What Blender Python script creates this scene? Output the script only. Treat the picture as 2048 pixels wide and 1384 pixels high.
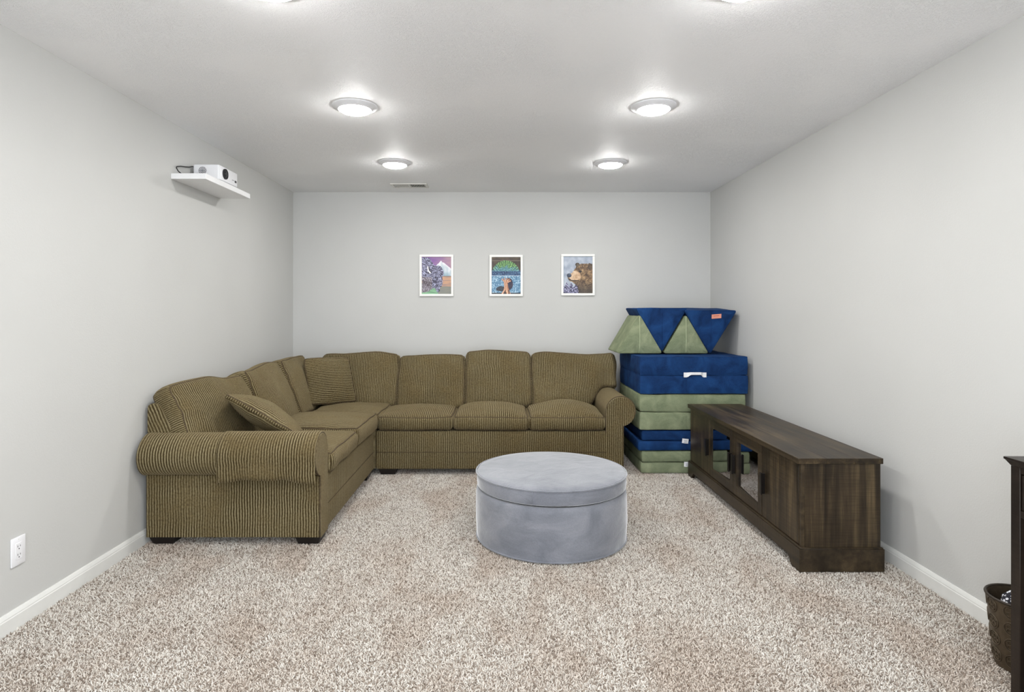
import bpy, bmesh, math, random
from mathutils import Vector, Matrix, noise
PI = math.pi
for o in list(bpy.data.objects): bpy.data.objects.remove(o)
SC = bpy.context.scene
COL = SC.collection
random.seed(7)

# ------------------------------------------------------------------ camera, world, exposure
CAMH, CEIL = 1.297, 2.44
XL, XR, YB, YF = -1.99, 2.024, 5.77, -1.6
cam_d = bpy.data.cameras.new('camera'); cam = bpy.data.objects.new('camera', cam_d); COL.objects.link(cam)
cam.location = (0, 0, CAMH); cam.rotation_euler = (PI/2, 0, 0)
cam_d.sensor_width = 36; cam_d.lens = 36*1200/2048
cam_d.shift_x = 24/2048; cam_d.shift_y = -70/2048
cam_d.clip_start = 0.02
SC.camera = cam
wd = bpy.data.worlds.new('world'); SC.world = wd; wd.use_nodes = True
wd.node_tree.nodes['Background'].inputs[0].default_value = (0.86, 0.92, 1, 1)
wd.node_tree.nodes['Background'].inputs[1].default_value = 5.2
SC.view_settings.view_transform = 'Standard'; SC.view_settings.look = 'None'
SC.view_settings.gamma = 1; SC.view_settings.use_curve_mapping = False
SC.view_settings.exposure = 0.05
LAMP_STRENGTH = 152.0

# ------------------------------------------------------------------ materials
MATS = {}
def srgb(r, g, b):
    f = lambda c: (c/255/12.92) if c/255 <= 0.04045 else ((c/255+0.055)/1.055)**2.4
    return (f(r), f(g), f(b), 1)
class NT:
    def __init__(s, name):
        s.m = bpy.data.materials.new(name); s.m.use_nodes = True
        s.t = s.m.node_tree; s.b = s.t.nodes['Principled BSDF']; MATS[name] = s.m
    def n(s, typ, **kw):
        x = s.t.nodes.new(typ)
        for k, v in kw.items():
            if k.startswith('i_'):
                key = k[2:]
                x.inputs[int(key) if key.isdigit() else key].default_value = v
            else: setattr(x, k, v)
        return x
    def l(s, a, b): s.t.links.new(a, b)
    def math(s, op, a, b=None):
        x = s.n('ShaderNodeMath', operation=op)
        for i, v in enumerate((a, b)):
            if v is None: continue
            if isinstance(v, (int, float)): x.inputs[i].default_value = v
            else: s.l(v, x.inputs[i])
        return x.outputs[0]
    def coord(s, which='Object', scale=(1, 1, 1), rot=(0, 0, 0)):
        c = s.n('ShaderNodeTexCoord'); m = s.n('ShaderNodeMapping')
        m.inputs['Scale'].default_value = scale; m.inputs['Rotation'].default_value = rot
        s.l(c.outputs[which], m.inputs[0]); return m.outputs[0]
    def noise(s, vec, scale, detail=3, rough=0.5, dist=0.0):
        x = s.n('ShaderNodeTexNoise'); s.l(vec, x.inputs['Vector'])
        x.inputs['Scale'].default_value = scale; x.inputs['Detail'].default_value = detail
        x.inputs['Roughness'].default_value = rough; x.inputs['Distortion'].default_value = dist
        return x.outputs['Fac']
    def ramp(s, fac, stops, interp='LINEAR'):
        x = s.n('ShaderNodeValToRGB'); cr = x.color_ramp; cr.interpolation = interp
        while len(cr.elements) < len(stops): cr.elements.new(0.5)
        for e, (p, c) in zip(cr.elements, stops):
            e.position = p; e.color = c if not isinstance(c, (int, float)) else (c, c, c, 1)
        s.l(fac, x.inputs[0]); return x.outputs[0]
    def mix(s, fac, a, b, mode='MIX'):
        x = s.n('ShaderNodeMix', data_type='RGBA', blend_type=mode)
        for i, v in ((0, fac), (6, a), (7, b)):
            if isinstance(v, (int, float)): x.inputs[i].default_value = v
            elif isinstance(v, tuple): x.inputs[i].default_value = v
            else: s.l(v, x.inputs[i])
        return x.outputs[2]
    def color(s, c):
        if isinstance(c, tuple): s.b.inputs['Base Color'].default_value = c
        else: s.l(c, s.b.inputs['Base Color'])
    def bump(s, h, strength=0.3, dist=0.01):
        x = s.n('ShaderNodeBump'); x.inputs['Strength'].default_value = strength; x.inputs['Distance'].default_value = dist
        s.l(h, x.inputs['Height']); s.l(x.outputs[0], s.b.inputs['Normal'])
    def set(s, **kw):
        for k, v in kw.items(): s.b.inputs[k.replace('_', ' ')].default_value = v
        return s

def plain(name, c, rough=0.5, metallic=0.0, vary=0.06, scale=30):
    t = NT(name); v = t.coord()
    f = t.noise(v, scale, 3)
    d = tuple(x*(1-vary*2) for x in c[:3])+(1,); b = tuple(min(1, x*(1+vary)) for x in c[:3])+(1,)
    t.color(t.ramp(f, [(0.3, d), (0.7, b)])); t.set(Roughness=rough, Metallic=metallic)
    return t.m

# wall paint
def wall_mat():
    t = NT('wall_paint'); v = t.coord()
    t.color(t.ramp(t.noise(v, 1.3, 2), [(0.3, srgb(198, 198, 195)), (0.7, srgb(202, 202, 199))]))
    t.set(Roughness=0.62); t.b.inputs['Specular IOR Level'].default_value = 0.25
    t.bump(t.noise(v, 130, 2), 0.12, 0.004)
def ceiling_mat():
    t = NT('ceiling_paint'); v = t.coord()
    patch = t.ramp(t.noise(v, 1.7, 2), [(0.42, 0.0), (0.74, 1.0)])
    st = t.noise(v, 46, 3, 0.6, 1.4)
    ridg = t.math('ABSOLUTE', t.math('SUBTRACT', st, 0.5))
    ridg = t.ramp(ridg, [(0.0, 1.0), (0.07, 0.0)])
    fine = t.noise(v, 90, 2)
    h = t.math('ADD', t.math('MULTIPLY', ridg, t.math('ADD', t.math('MULTIPLY', patch, 0.9), 0.05)), t.math('MULTIPLY', fine, 0.13))
    t.color(srgb(245, 245, 245)); t.set(Roughness=0.6); t.b.inputs['Specular IOR Level'].default_value = 0.3
    t.bump(h, 0.45, 0.014)
def carpet_mat():
    t = NT('carpet_backing'); v = t.coord()
    t.color(t.ramp(t.noise(v, 90, 2), [(0.35, srgb(120, 109, 99)), (0.65, srgb(172, 162, 151))])); t.set(Roughness=0.95)  # kept darker than the yarn: shade between the tufts put into the colour
    t.b.inputs['Specular IOR Level'].default_value = 0.0
    t = NT('carpet_yarn')
    oi = t.n('ShaderNodeObjectInfo'); ge = t.n('ShaderNodeNewGeometry')
    mp = t.n('ShaderNodeMapping'); mp.inputs['Scale'].default_value = (1.0, 0.5, 1.0); t.l(ge.outputs['Position'], mp.inputs[0])
    big = t.noise(mp.outputs[0], 3.4, 3, 0.55, 0.4)
    c = t.ramp(oi.outputs['Random'], [(0.0, srgb(136, 124, 113)), (0.15, srgb(160, 149, 138)), (0.25, srgb(196, 189, 180)), (0.6, srgb(212, 206, 197)), (1.0, srgb(230, 226, 219))])
    c3 = t.ramp(big, [(0.36, srgb(232, 222, 215)), (0.54, srgb(255, 255, 255))])
    t.color(t.mix(0.75, c, c3, 'MULTIPLY')); t.set(Roughness=0.9); t.b.inputs['Specular IOR Level'].default_value = 0.05
def corduroy_mat():
    t = NT('corduroy'); tc = t.n('ShaderNodeTexCoord')
    sep = t.n('ShaderNodeSeparateXYZ'); t.l(tc.outputs['UV'], sep.inputs[0])
    ob = tc.outputs['Object']
    wob = t.math('MULTIPLY', t.math('SUBTRACT', t.noise(ob, 9, 2), 0.5), 0.012)
    u = t.math('ADD', sep.outputs[0], wob)
    s = t.math('SINE', t.math('MULTIPLY', u, 2*PI/0.0147))
    s01 = t.math('ADD', t.math('MULTIPLY', s, 0.5), 0.5)
    mp = t.n('ShaderNodeMapping'); mp.inputs['Scale'].default_value = (70, 40, 1); t.l(tc.outputs['UV'], mp.inputs[0])
    br = t.noise(mp.outputs[0], 2.0, 2, 0.6)
    s2 = t.math('ADD', s01, t.math('MULTIPLY', t.math('SUBTRACT', br, 0.5), 0.85))
    wear = t.noise(ob, 5.5, 4, 0.7)
    c = t.ramp(s2, [(0.22, srgb(56, 46, 28)), (0.5, srgb(94, 82, 55)), (0.9, srgb(150, 140, 110))])
    flat = t.ramp(br, [(0.3, srgb(78, 66, 42)), (0.7, srgb(122, 108, 76))])
    c = t.mix(t.ramp(wear, [(0.40, 0.1), (0.68, 0.8)]), c, flat)
    c = t.mix(0.5, c, t.ramp(t.noise(ob, 2.6, 2), [(0.3, srgb(205, 196, 178)), (0.7, srgb(255, 255, 255))]), 'MULTIPLY')
    t.color(c); t.set(Roughness=0.9); t.b.inputs['Specular IOR Level'].default_value = 0.1
    t.b.inputs['Sheen Weight'].default_value = 0.25; t.b.inputs['Sheen Roughness'].default_value = 0.45
    t.b.inputs['Sheen Tint'].default_value = srgb(225, 205, 165)
    t.bump(s2, 0.55, 0.005)
def suede(name, lo, hi, sheen, bumpd=0.004, scale=7.0, stretch=(1, 1, 1)):
    t = NT(name); v = t.coord('Object', stretch)
    f = t.noise(v, scale, 4, 0.6, 0.9)
    g = t.noise(v, 140, 2)
    t.color(t.mix(0.18, t.ramp(f, [(0.3, lo), (0.68, hi)]), t.ramp(g, [(0.3, 0.35), (0.7, 1.0)]), 'MULTIPLY'))
    t.set(Roughness=0.85); t.b.inputs['Specular IOR Level'].default_value = 0.15
    t.b.inputs['Sheen Weight'].default_value = sheen; t.b.inputs['Sheen Roughness'].default_value = 0.4
    t.b.inputs['Sheen Tint'].default_value = hi if sheen < 0.5 else (0.9, 0.9, 0.9, 1)
    t.bump(t.math('ADD', t.noise(v, 9, 3, 0.5, 0.5), t.math('MULTIPLY', g, 0.15)), 0.35, bumpd*4)
def wood(name, axis, dark, mid, light, rough=0.42):
    """Rustic dark wood; axis = direction of the grain."""
    t = NT(name)
    sc = [26, 26, 26]; sc['xyz'.index(axis)] = 1.3
    v = t.coord('Object', tuple(sc))
    g = t.noise(v, 1.0, 5, 0.65, 0.3)
    # saw marks across the grain
    sc2 = [7, 7, 7]; sc2['xyz'.index(axis)] = 150
    saw = t.noise(t.coord('Object', tuple(sc2)), 1.0, 2, 0.5)
    blot = t.noise(t.coord('Object', tuple(5 if k != 'xyz'.index(axis) else 1.6 for k in range(3))), 1.4, 3)
    c = t.ramp(g, [(0.3, dark), (0.52, mid), (0.75, light)])
    c = t.mix(0.75, c, t.ramp(blot, [(0.33, 0.25), (0.62, 1.0)]), 'MULTIPLY')
    c = t.mix(0.35, c, t.ramp(saw, [(0.35, 0.35), (0.6, 1.0)]), 'MULTIPLY')
    t.color(c); t.set(Roughness=rough); t.b.inputs['Specular IOR Level'].default_value = 0.3
    t.bump(t.math('ADD', g, t.math('MULTIPLY', saw, 0.6)), 0.25, 0.003)

plain('corduroy_piping', srgb(80, 66, 44), 0.9, vary=0.2, scale=90)
wall_mat(); ceiling_mat(); carpet_mat(); corduroy_mat()
suede('blue_suede', srgb(14, 40, 80), srgb(28, 66, 117), 0.10)
suede('green_suede', srgb(114, 124, 97), srgb(147, 155, 124), 0.15)
suede('grey_velvet', srgb(112, 115, 123), srgb(138, 140, 147), 1.0, 0.004, 4.5, (1, 1, 1.6))
D, M, L = srgb(34, 27, 18), srgb(68, 56, 40), srgb(112, 95, 68)
wood('console_wood_lengthwise', 'y', D, M, L)
wood('console_wood_upright', 'z', D, M, L)
wood('console_trim_wood', 'y', srgb(42, 34, 24), srgb(64, 53, 38), srgb(82, 69, 50))
wood('espresso_wood', 'z', srgb(30, 23, 18), srgb(40, 32, 26), srgb(50, 40, 32), 0.35)
plain('trim_white', srgb(226, 226, 222), 0.35, vary=0.01)
plain('white_plastic', srgb(236, 236, 238), 0.35, vary=0.01)
plain('white_shelf_laminate', srgb(238, 238, 238), 0.4, vary=0.01)
plain('frame_white', srgb(244, 243, 238), 0.4, vary=0.01)
plain('black_plastic', srgb(22, 22, 24), 0.4)
plain('black_leg_wood', srgb(24, 20, 18), 0.45)
plain('dark_metal', srgb(32, 28, 25), 0.38, 0.6)
plain('dark_gap', srgb(15, 14, 13), 0.9)
plain('vent_enamel', srgb(214, 212, 206), 0.4, vary=0.01)
plain('vent_shadow', srgb(46, 44, 42), 0.9)
plain('grey_slot', srgb(48, 48, 56), 0.7)
plain('lens_glass', srgb(18, 19, 22), 0.05)
plain('tag_white', srgb(236, 236, 236), 0.8, vary=0.03)
plain('label_pink', srgb(224, 150, 126), 0.8, vary=0.05)
plain('label_print', srgb(180, 90, 70), 0.8)
plain('tag_print', srgb(110, 115, 130), 0.8)
plain('green_cord', srgb(176, 184, 150), 0.85)
plain('bronze', srgb(92, 80, 64), 0.42, 0.5, 0.12, 60)
plain('bronze_dark', srgb(58, 50, 42), 0.5, 0.4, 0.1, 60)
t = NT('dark_mirror_glass'); t.color((0.37, 0.37, 0.38, 1)); t.set(Roughness=0.03, Metallic=1.0)
t = NT('lamp_lens'); t.color((1, 1, 1, 1))
t.b.inputs['Emission Color'].default_value = (1.0, 0.992, 0.98, 1); t.b.inputs['Emission Strength'].default_value = LAMP_STRENGTH
t = NT('art_print'); a = t.n('ShaderNodeVertexColor', layer_name='paint'); t.l(a.outputs[0], t.b.inputs['Base Color']); t.set(Roughness=0.5)
t = NT('dotted_cloth'); v = t.coord(); vo = t.n('ShaderNodeTexVoronoi'); vo.inputs['Scale'].default_value = 75; t.l(v, vo.inputs['Vector'])
t.color(t.ramp(vo.outputs['Distance'], [(0.32, srgb(235, 235, 240)), (0.42, srgb(28, 28, 38))])); t.set(Roughness=0.9)

C = 'corduroy'
# ------------------------------------------------------------------ object helpers
ROOT = {}
def tag(o, label, cat, group=None):
    o['label'] = label; o['category'] = cat
    if group: o['group'] = group
    return o
def thing(name, label, cat, loc=(0, 0, 0), group=None):
    o = bpy.data.objects.new(name, None); COL.objects.link(o); o.location = loc
    o.empty_display_size = 0.1; ROOT[o] = Vector(loc)
    return tag(o, label, cat, group)
def mk(name, verts, faces, mat, parent=None, uvs=None, smooth=False, loc=None):
    """One mesh object; verts are world coordinates."""
    off = ROOT[parent] if parent is not None else Vector(loc or (0, 0, 0))
    me = bpy.data.meshes.new(name)
    me.from_pydata([tuple(Vector(v)-off) for v in verts], [], faces)
    if uvs is not None:
        ul = me.uv_layers.new(name='UVMap')
        for p in me.polygons:
            for li, uv in zip(p.loop_indices, uvs[p.index]): ul.data[li].uv = uv
    bm = bmesh.new(); bm.from_mesh(me)
    bmesh.ops.recalc_face_normals(bm, faces=bm.faces); bm.to_mesh(me); bm.free()
    if smooth:
        for p in me.polygons: p.use_smooth = True
        if smooth == 'auto':
            try: me.set_sharp_from_angle(angle=math.radians(38))
            except Exception: pass
    o = bpy.data.objects.new(name, me); COL.objects.link(o)
    me.materials.append(MATS[mat])
    if parent is not None: o.parent = parent; ROOT[o] = off
    else: o.location = off; ROOT[o] = off
    return o
def struct(o): o['kind'] = 'structure'; return o
def boxgeo(x0, x1, y0, y1, z0, z1, bev=0.0, seg=2):
    bm = bmesh.new(); bmesh.ops.create_cube(bm, size=1)
    for v in bm.verts:
        v.co = Vector(((x0+x1)/2+v.co.x*(x1-x0), (y0+y1)/2+v.co.y*(y1-y0), (z0+z1)/2+v.co.z*(z1-z0)))
    if bev: bmesh.ops.bevel(bm, geom=bm.edges[:], offset=bev, segments=seg, affect='EDGES', profile=0.5)
    bm.verts.index_update()
    vs = [v.co.copy() for v in bm.verts]; fs = [[v.index for v in f.verts] for f in bm.faces]; bm.free()
    return vs, fs
def join(*geos):
    V, F = [], []
    for v, f in geos:
        n = len(V); V += list(v); F += [[i+n for i in x] for x in f]
    return V, F
def fnormal(vs, f):
    n = Vector((0, 0, 0)); k = len(f)
    for i in range(k):
        a, b = vs[f[i]], vs[f[(i+1) % k]]
        n += Vector(((a[1]-b[1])*(a[2]+b[2]), (a[2]-b[2])*(a[0]+b[0]), (a[0]-b[0])*(a[1]+b[1])))
    return n
def box(name, x0, x1, y0, y1, z0, z1, mat, parent=None, bev=0.004, seg=2, stripes=None, loc=None):
    vs, fs = boxgeo(x0, x1, y0, y1, z0, z1, bev, seg)
    uvs = None
    if stripes: uvs = cord_uv(vs, fs, stripes)
    return mk(name, vs, fs, mat, parent, uvs, 'auto' if bev else False, loc)
def cord_uv(vs, fs, stripes):
    """stripes: axis along which ribs repeat, on faces whose normal is that axis the next horizontal one."""
    out = []
    for f in fs:
        n = fnormal(vs, f); a = [abs(c) for c in n]; k = a.index(max(a))
        s = 'xyz'.index(stripes)
        if k == s: s = 1-s if s < 2 else 0
        o = 3-k-s if k != s else 2
        out.append([(vs[i][s], vs[i][o]) for i in f])
    return out
def tubegeo(path, r, n=8, closed=False):
    P = [Vector(p) for p in path]; N = len(P); vs, fs = [], []
    up = None
    for i, p in enumerate(P):
        a = P[(i-1) % N] if closed or i else P[0]; b = P[(i+1) % N] if closed or i < N-1 else P[-1]
        d = (b-a)
        if d.length < 1e-9: d = Vector((0, 0, 1))
        d.normalize()
        if up is None: up = d.orthogonal().normalized()
        up = up - d*up.dot(d)
        if up.length < 1e-6: up = d.orthogonal()
        up.normalize(); s = d.cross(up)
        rr = r[i] if isinstance(r, (list, tuple)) else r
        for k in range(n):
            t = 2*PI*k/n; vs.append(p+up*math.cos(t)*rr+s*math.sin(t)*rr)
    for i in range(N if closed else N-1):
        j = (i+1) % N
        for k in range(n): fs.append([i*n+k, i*n+(k+1) % n, j*n+(k+1) % n, j*n+k])
    if not closed: fs += [list(range(n)), [(N-1)*n+k for k in range(n)]]
    return vs, fs
def lathegeo(prof, c=(0, 0, 0), n=48, cap=True):
    vs, fs = [], []; c = Vector(c)
    for r, z in prof:
        for k in range(n):
            t = 2*PI*k/n; vs.append(c+Vector((r*math.cos(t), r*math.sin(t), z)))
    for i in range(len(prof)-1):
        for k in range(n): fs.append([i*n+k, i*n+(k+1) % n, (i+1)*n+(k+1) % n, (i+1)*n+k])
    if cap: fs += [list(range(n)), [(len(prof)-1)*n+k for k in range(n)]]
    return vs, fs
def axes(origin, x, y, z):
    x, y, z = Vector(x).normalized(), Vector(y).normalized(), Vector(z).normalized(); o = Vector(origin)
    return lambda p: o+x*p[0]+y*p[1]+z*p[2]
def spaced(L, r, n):
    h = L/2; e = [0, 0.3*r, 0.65*r, r]
    inner = [-h+r+(L-2*r)*i/n for i in range(1, n)]
    return [-h+k for k in e]+inner+[h-k for k in reversed(e)]
def sstep(a, b, x):
    t = max(0, min(1, (x-a)/(b-a))); return t*t*(3-2*t)
class Soft:
    """Rounded, crowned, slightly crumpled block: w x h face, t thick; local axes x, y, z."""
    def __init__(s, w, h, t, r=0.025, crown=0.02, wr=0.006, seed=0, plan=0.05, n=(14, 12, 4), deform=None, puff=0.008, crownb=None):
        s.w, s.h, s.t, s.r, s.crown, s.wr, s.seed, s.plan, s.deform, s.puff = w, h, t, r, crown, wr, seed, plan, deform, puff
        s.crownb = crown if crownb is None else crownb
        s.n = n
    def map(s, p):
        x, y, z = p; a, b = 2*x/s.w, 2*y/s.h
        lim = (s.w/2-s.r, s.h/2-s.r, s.t/2-s.r)
        q = Vector([max(-l, min(l, c)) for c, l in zip(p, lim)])
        d = Vector(p)-q
        if d.length > 1e-9: d = d.normalized()*s.r
        P = q+d
        k = 1-s.plan*(abs(a)*abs(b))**6
        P.x *= k; P.y *= k
        c = 2*z/s.t
        P.z += (s.crown if c > 0 else s.crownb)*c*(1-a*a)**0.8*(1-b*b)**0.8 if abs(a) < 1 and abs(b) < 1 else 0
        e = (1-c*c)
        if abs(a) > 0.999: P.x += math.copysign(s.puff*e, a)
        if abs(b) > 0.999: P.y += math.copysign(s.puff*e, b)
        sd = Vector((s.seed*3.7, s.seed*1.3, s.seed*5.1))
        nv = Vector((noise.noise(P*5+sd), noise.noise(P*5+sd*2+Vector((9, 0, 0))), noise.noise(P*5+sd*3+Vector((0, 7, 0)))))
        nv2 = noise.noise(Vector((P.x*9, P.y*16, P.z*9))+sd)
        P += nv*s.wr*1.5
        P.z += nv2*s.wr*0.8
        if s.deform: P = s.deform(P)
        return P
    def geo(s, T, swap=False):
        X, Y, Z = spaced(s.w, s.r, s.n[0]), spaced(s.h, s.r, s.n[1]), spaced(s.t, s.r, s.n[2])
        vs, fs, uvs, idx = [], [], [], {}
        def vid(p):
            k = tuple(round(c, 6) for c in p)
            if k not in idx: idx[k] = len(vs); vs.append(T(s.map(p)))
            return idx[k]
        def face(A, B, fn, uvf):
            for i in range(len(A)-1):
                for j in range(len(B)-1):
                    ps = [fn(A[i], B[j]), fn(A[i+1], B[j]), fn(A[i+1], B[j+1]), fn(A[i], B[j+1])]
                    fs.append([vid(p) for p in ps])
                    u = [uvf(p) for p in ps]
                    uvs.append([(b, a) for a, b in u] if swap else u)
        for sg in (-1, 1):
            face(X, Y, lambda a, b: (a, b, sg*s.t/2), lambda p: (p[0], p[1]))
            face(X, Z, lambda a, b: (a, sg*s.h/2, b), lambda p: (p[0], p[2]) if not swap else (p[2], p[0]))
            face(Y, Z, lambda a, b: (sg*s.w/2, a, b), lambda p: (p[1], p[2]) if not swap else (p[2], p[1]))
        return vs, fs, uvs
    def edge(s, T, zsign):
        X, Y = spaced(s.w, s.r, s.n[0]), spaced(s.h, s.r, s.n[1]); z = zsign*s.t/2
        path = [(x, -s.h/2, z) for x in X]+[(s.w/2, y, z) for y in Y[1:]]+[(x, s.h/2, z) for x in X[-2::-1]]+[(-s.w/2, y, z) for y in Y[-2:0:-1]]
        return [T(s.map(p)) for p in path]
def soft(name, S, T, mat, parent, swap=False, piping=0.0045, pmat=None, both=True, loc=None):
    vs, fs, uvs = S.geo(T, swap)
    o = mk(name, vs, fs, mat, parent, uvs, True, loc)
    if piping:
        for sg in ((1, -1) if both else (1,)):
            pv, pf = tubegeo(S.edge(T, sg), piping, 6, True)
            mk('piping', pv, pf, pmat or ('corduroy_piping' if mat == C else mat), o, [[(pv[i][0]*0.2, pv[i][2]*0.2) for i in f] for f in pf], True)
    return o

# ------------------------------------------------------------------ room shell
TH = 0.12
FZ = -0.007                         # backing of the carpet; the pile tips reach z = 0
fl = struct(box('floor', XL-TH, XR+TH, YF-TH, YB+TH, -0.1, FZ, 'carpet_backing', bev=0))
struct(box('ceiling', XL-TH, XR+TH, YF-TH, YB+TH, CEIL, CEIL+0.1, 'ceiling_paint', bev=0))
struct(box('wall_left', XL-TH, XL, YF, YB, FZ, CEIL, 'wall_paint', bev=0))
struct(box('wall_right', XR, XR+TH, YF, YB, FZ, CEIL, 'wall_paint', bev=0))
struct(box('wall_back', XL-TH, XR+TH, YB, YB+TH, FZ, CEIL, 'wall_paint', bev=0))
# unseen wall behind the viewer; wide opening added to let daylight brighten the ceiling
struct(mk('wall_front', *join(boxgeo(XL-TH, XL+0.25, YF-TH, YF, 0, CEIL), boxgeo(XR-0.25, XR+TH, YF-TH, YF, 0, CEIL), boxgeo(XL+0.25, XR-0.25, YF-TH, YF, CEIL-0.18, CEIL)), 'wall_paint'))
def baseboard(name, a, b, inward):
    """a, b floor points on the wall line; inward = unit vector into the room."""
    prof = [(0, 0), (0.013, 0), (0.013, 0.052), (0.011, 0.056), (0.011, 0.060), (0.007, 0.070), (0.004, 0.076), (0, 0.076)]
    prof = [(d, z+(0.007 if z > 0 else 0)) for d, z in prof]
    a, b, w = Vector(a), Vector(b), Vector(inward); vs = []
    for p in (a, b):
        for d, z in prof: vs.append(p+w*d+Vector((0, 0, z)))
    n = len(prof)
    fs = [[i, (i+1) % n, n+(i+1) % n, n+i] for i in range(n)]+[list(range(n)), [n+i for i in range(n)]]
    return struct(mk(name, vs, fs, 'trim_white'))
baseboard('baseboard_left', (XL, YF, FZ), (XL, YB, FZ), (1, 0, 0))
baseboard('baseboard_right', (XR, YF, FZ), (XR, YB, FZ), (-1, 0, 0))
baseboard('baseboard_back', (XL, YB, FZ), (XR, YB, FZ), (0, -1, 0))

# carpet pile: short leaning yarn tufts scattered over the backing
def carpet():
    m = 0.016
    vs = [(XL+m, 1.7, FZ), (XR-m, 1.7, FZ), (XR-m, YB-m, FZ), (XL+m, YB-m, FZ)]
    o = mk('carpet_pile', vs, [[0, 1, 2, 3]], 'carpet_yarn')
    o['label'] = 'beige speckled cut pile carpet covering the floor'; o['category'] = 'carpet'; o['kind'] = 'stuff'
    g = bpy.data.node_groups.new('yarn_tufts', 'GeometryNodeTree')
    g.interface.new_socket('Geometry', in_out='INPUT', socket_type='NodeSocketGeometry')
    g.interface.new_socket('Geometry', in_out='OUTPUT', socket_type='NodeSocketGeometry')
    N, L = g.nodes, g.links
    gi, go = N.new('NodeGroupInput'), N.new('NodeGroupOutput')
    d = N.new('GeometryNodeDistributePointsOnFaces'); d.distribute_method = 'POISSON'
    d.inputs['Distance Min'].default_value = 0.0037; d.inputs['Density Max'].default_value = 42000; d.inputs['Seed'].default_value = 3
    cone = N.new('GeometryNodeMeshCone'); cone.fill_type = 'TRIANGLE_FAN'
    for k, v in (('Vertices', 5), ('Side Segments', 1), ('Fill Segments', 1), ('Radius Top', 0.0014), ('Radius Bottom', 0.0022), ('Depth', 0.0092)): cone.inputs[k].default_value = v
    sm = N.new('GeometryNodeSetMaterial'); sm.inputs['Material'].default_value = MATS['carpet_yarn']
    rot = N.new('FunctionNodeRandomValue'); rot.data_type = 'FLOAT_VECTOR'
    rot.inputs[0].default_value = (-0.95, -0.95, 0); rot.inputs[1].default_value = (0.95, 0.95, 6.283)
    scl = N.new('FunctionNodeRandomValue'); scl.data_type = 'FLOAT'
    scl.inputs[2].default_value = 0.7; scl.inputs[3].default_value = 1.25
    inst = N.new('GeometryNodeInstanceOnPoints')
    L.new(gi.outputs[0], d.inputs['Mesh']); L.new(d.outputs['Points'], inst.inputs['Points'])
    L.new(cone.outputs['Mesh'], sm.inputs['Geometry']); L.new(sm.outputs['Geometry'], inst.inputs['Instance'])
    L.new(rot.outputs[0], inst.inputs['Rotation']); L.new(scl.outputs[1], inst.inputs['Scale'])
    L.new(inst.outputs['Instances'], go.inputs[0])
    md = o.modifiers.new('tufts', 'NODES'); md.node_group = g
carpet()

# ------------------------------------------------------------------ ceiling lights
LAMPS = [(-0.81, 4.62, 'round white ceiling light on the left, right in front of the air vent'),
         (0.85, 4.62, 'round white ceiling light on the right, close to the back wall'),
         (-0.81, 3.35, 'larger-looking round ceiling light on the left, mid ceiling'),
         (0.857, 3.35, 'larger-looking round ceiling light on the right, mid ceiling'),
         (-0.80, 2.085, 'ceiling light cut by the top edge of the picture, left'),
         (0.848, 2.085, 'ceiling light cut by the top edge of the picture, right'),
         (-0.80, 0.82, 'ceiling light out of the picture above the viewer'), (0.85, 0.82, 'ceiling light out of the picture above the viewer'),
         (-0.80, -0.45, 'ceiling light out of the picture above the viewer'), (0.85, -0.45, 'ceiling light out of the picture above the viewer')]
def make_lamp():
    r = thing('ceiling_light', '', 'ceiling light', (0, 0, 0), 'round ceiling lights')
    v, f = lathegeo([(0.02, 0), (0.124, 0), (0.125, -0.004), (0.118, -0.010), (0.102, -0.014), (0.096, -0.020), (0.091, -0.022), (0.088, -0.016), (0.02, -0.012)])
    mk('trim_ring', v, f, 'white_plastic', r, None, 'auto')
    v, f = lathegeo([(0.087, -0.018), (0.086, -0.024), (0.076, -0.031), (0.055, -0.037), (0.03, -0.040), (0.004, -0.041)])
    mk('lens', v, f, 'lamp_lens', r, None, True)
    return r
proto = make_lamp()
for i, (x, y, lab) in enumerate(LAMPS):
    if i == 0: r = proto
    else:
        r = proto.copy(); COL.objects.link(r)
        for ch in list(proto.children):
            c = ch.copy(); COL.objects.link(c); c.parent = r
    r.location = (x, y, CEIL); r['label'] = lab

# ------------------------------------------------------------------ ceiling vent
vx, vy = -0.82, 5.455
vt = thing('ceiling_vent', 'white slotted air vent in the ceiling near the back wall', 'vent', (vx, vy, CEIL))
hw, hd = 0.165, 0.085
fr = [boxgeo(vx-hw, vx+hw, vy-hd, vy-hd+0.02, CEIL-0.008, CEIL, 0.002), boxgeo(vx-hw, vx+hw, vy+hd-0.02, vy+hd, CEIL-0.008, CEIL, 0.002),
      boxgeo(vx-hw, vx-hw+0.024, vy-hd+0.02, vy+hd-0.02, CEIL-0.008, CEIL, 0.002), boxgeo(vx+hw-0.024, vx+hw, vy-hd+0.02, vy+hd-0.02, CEIL-0.008, CEIL, 0.002),
      boxgeo(vx-0.006, vx+0.006, vy-hd+0.02, vy+hd-0.02, CEIL-0.008, CEIL, 0.002)]
mk('frame', *join(*fr), 'vent_enamel', vt)
box('backing', vx-hw+0.02, vx+hw-0.02, vy-hd+0.015, vy+hd-0.015, CEIL-0.002, CEIL-0.0005, 'vent_shadow', vt, 0)
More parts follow.
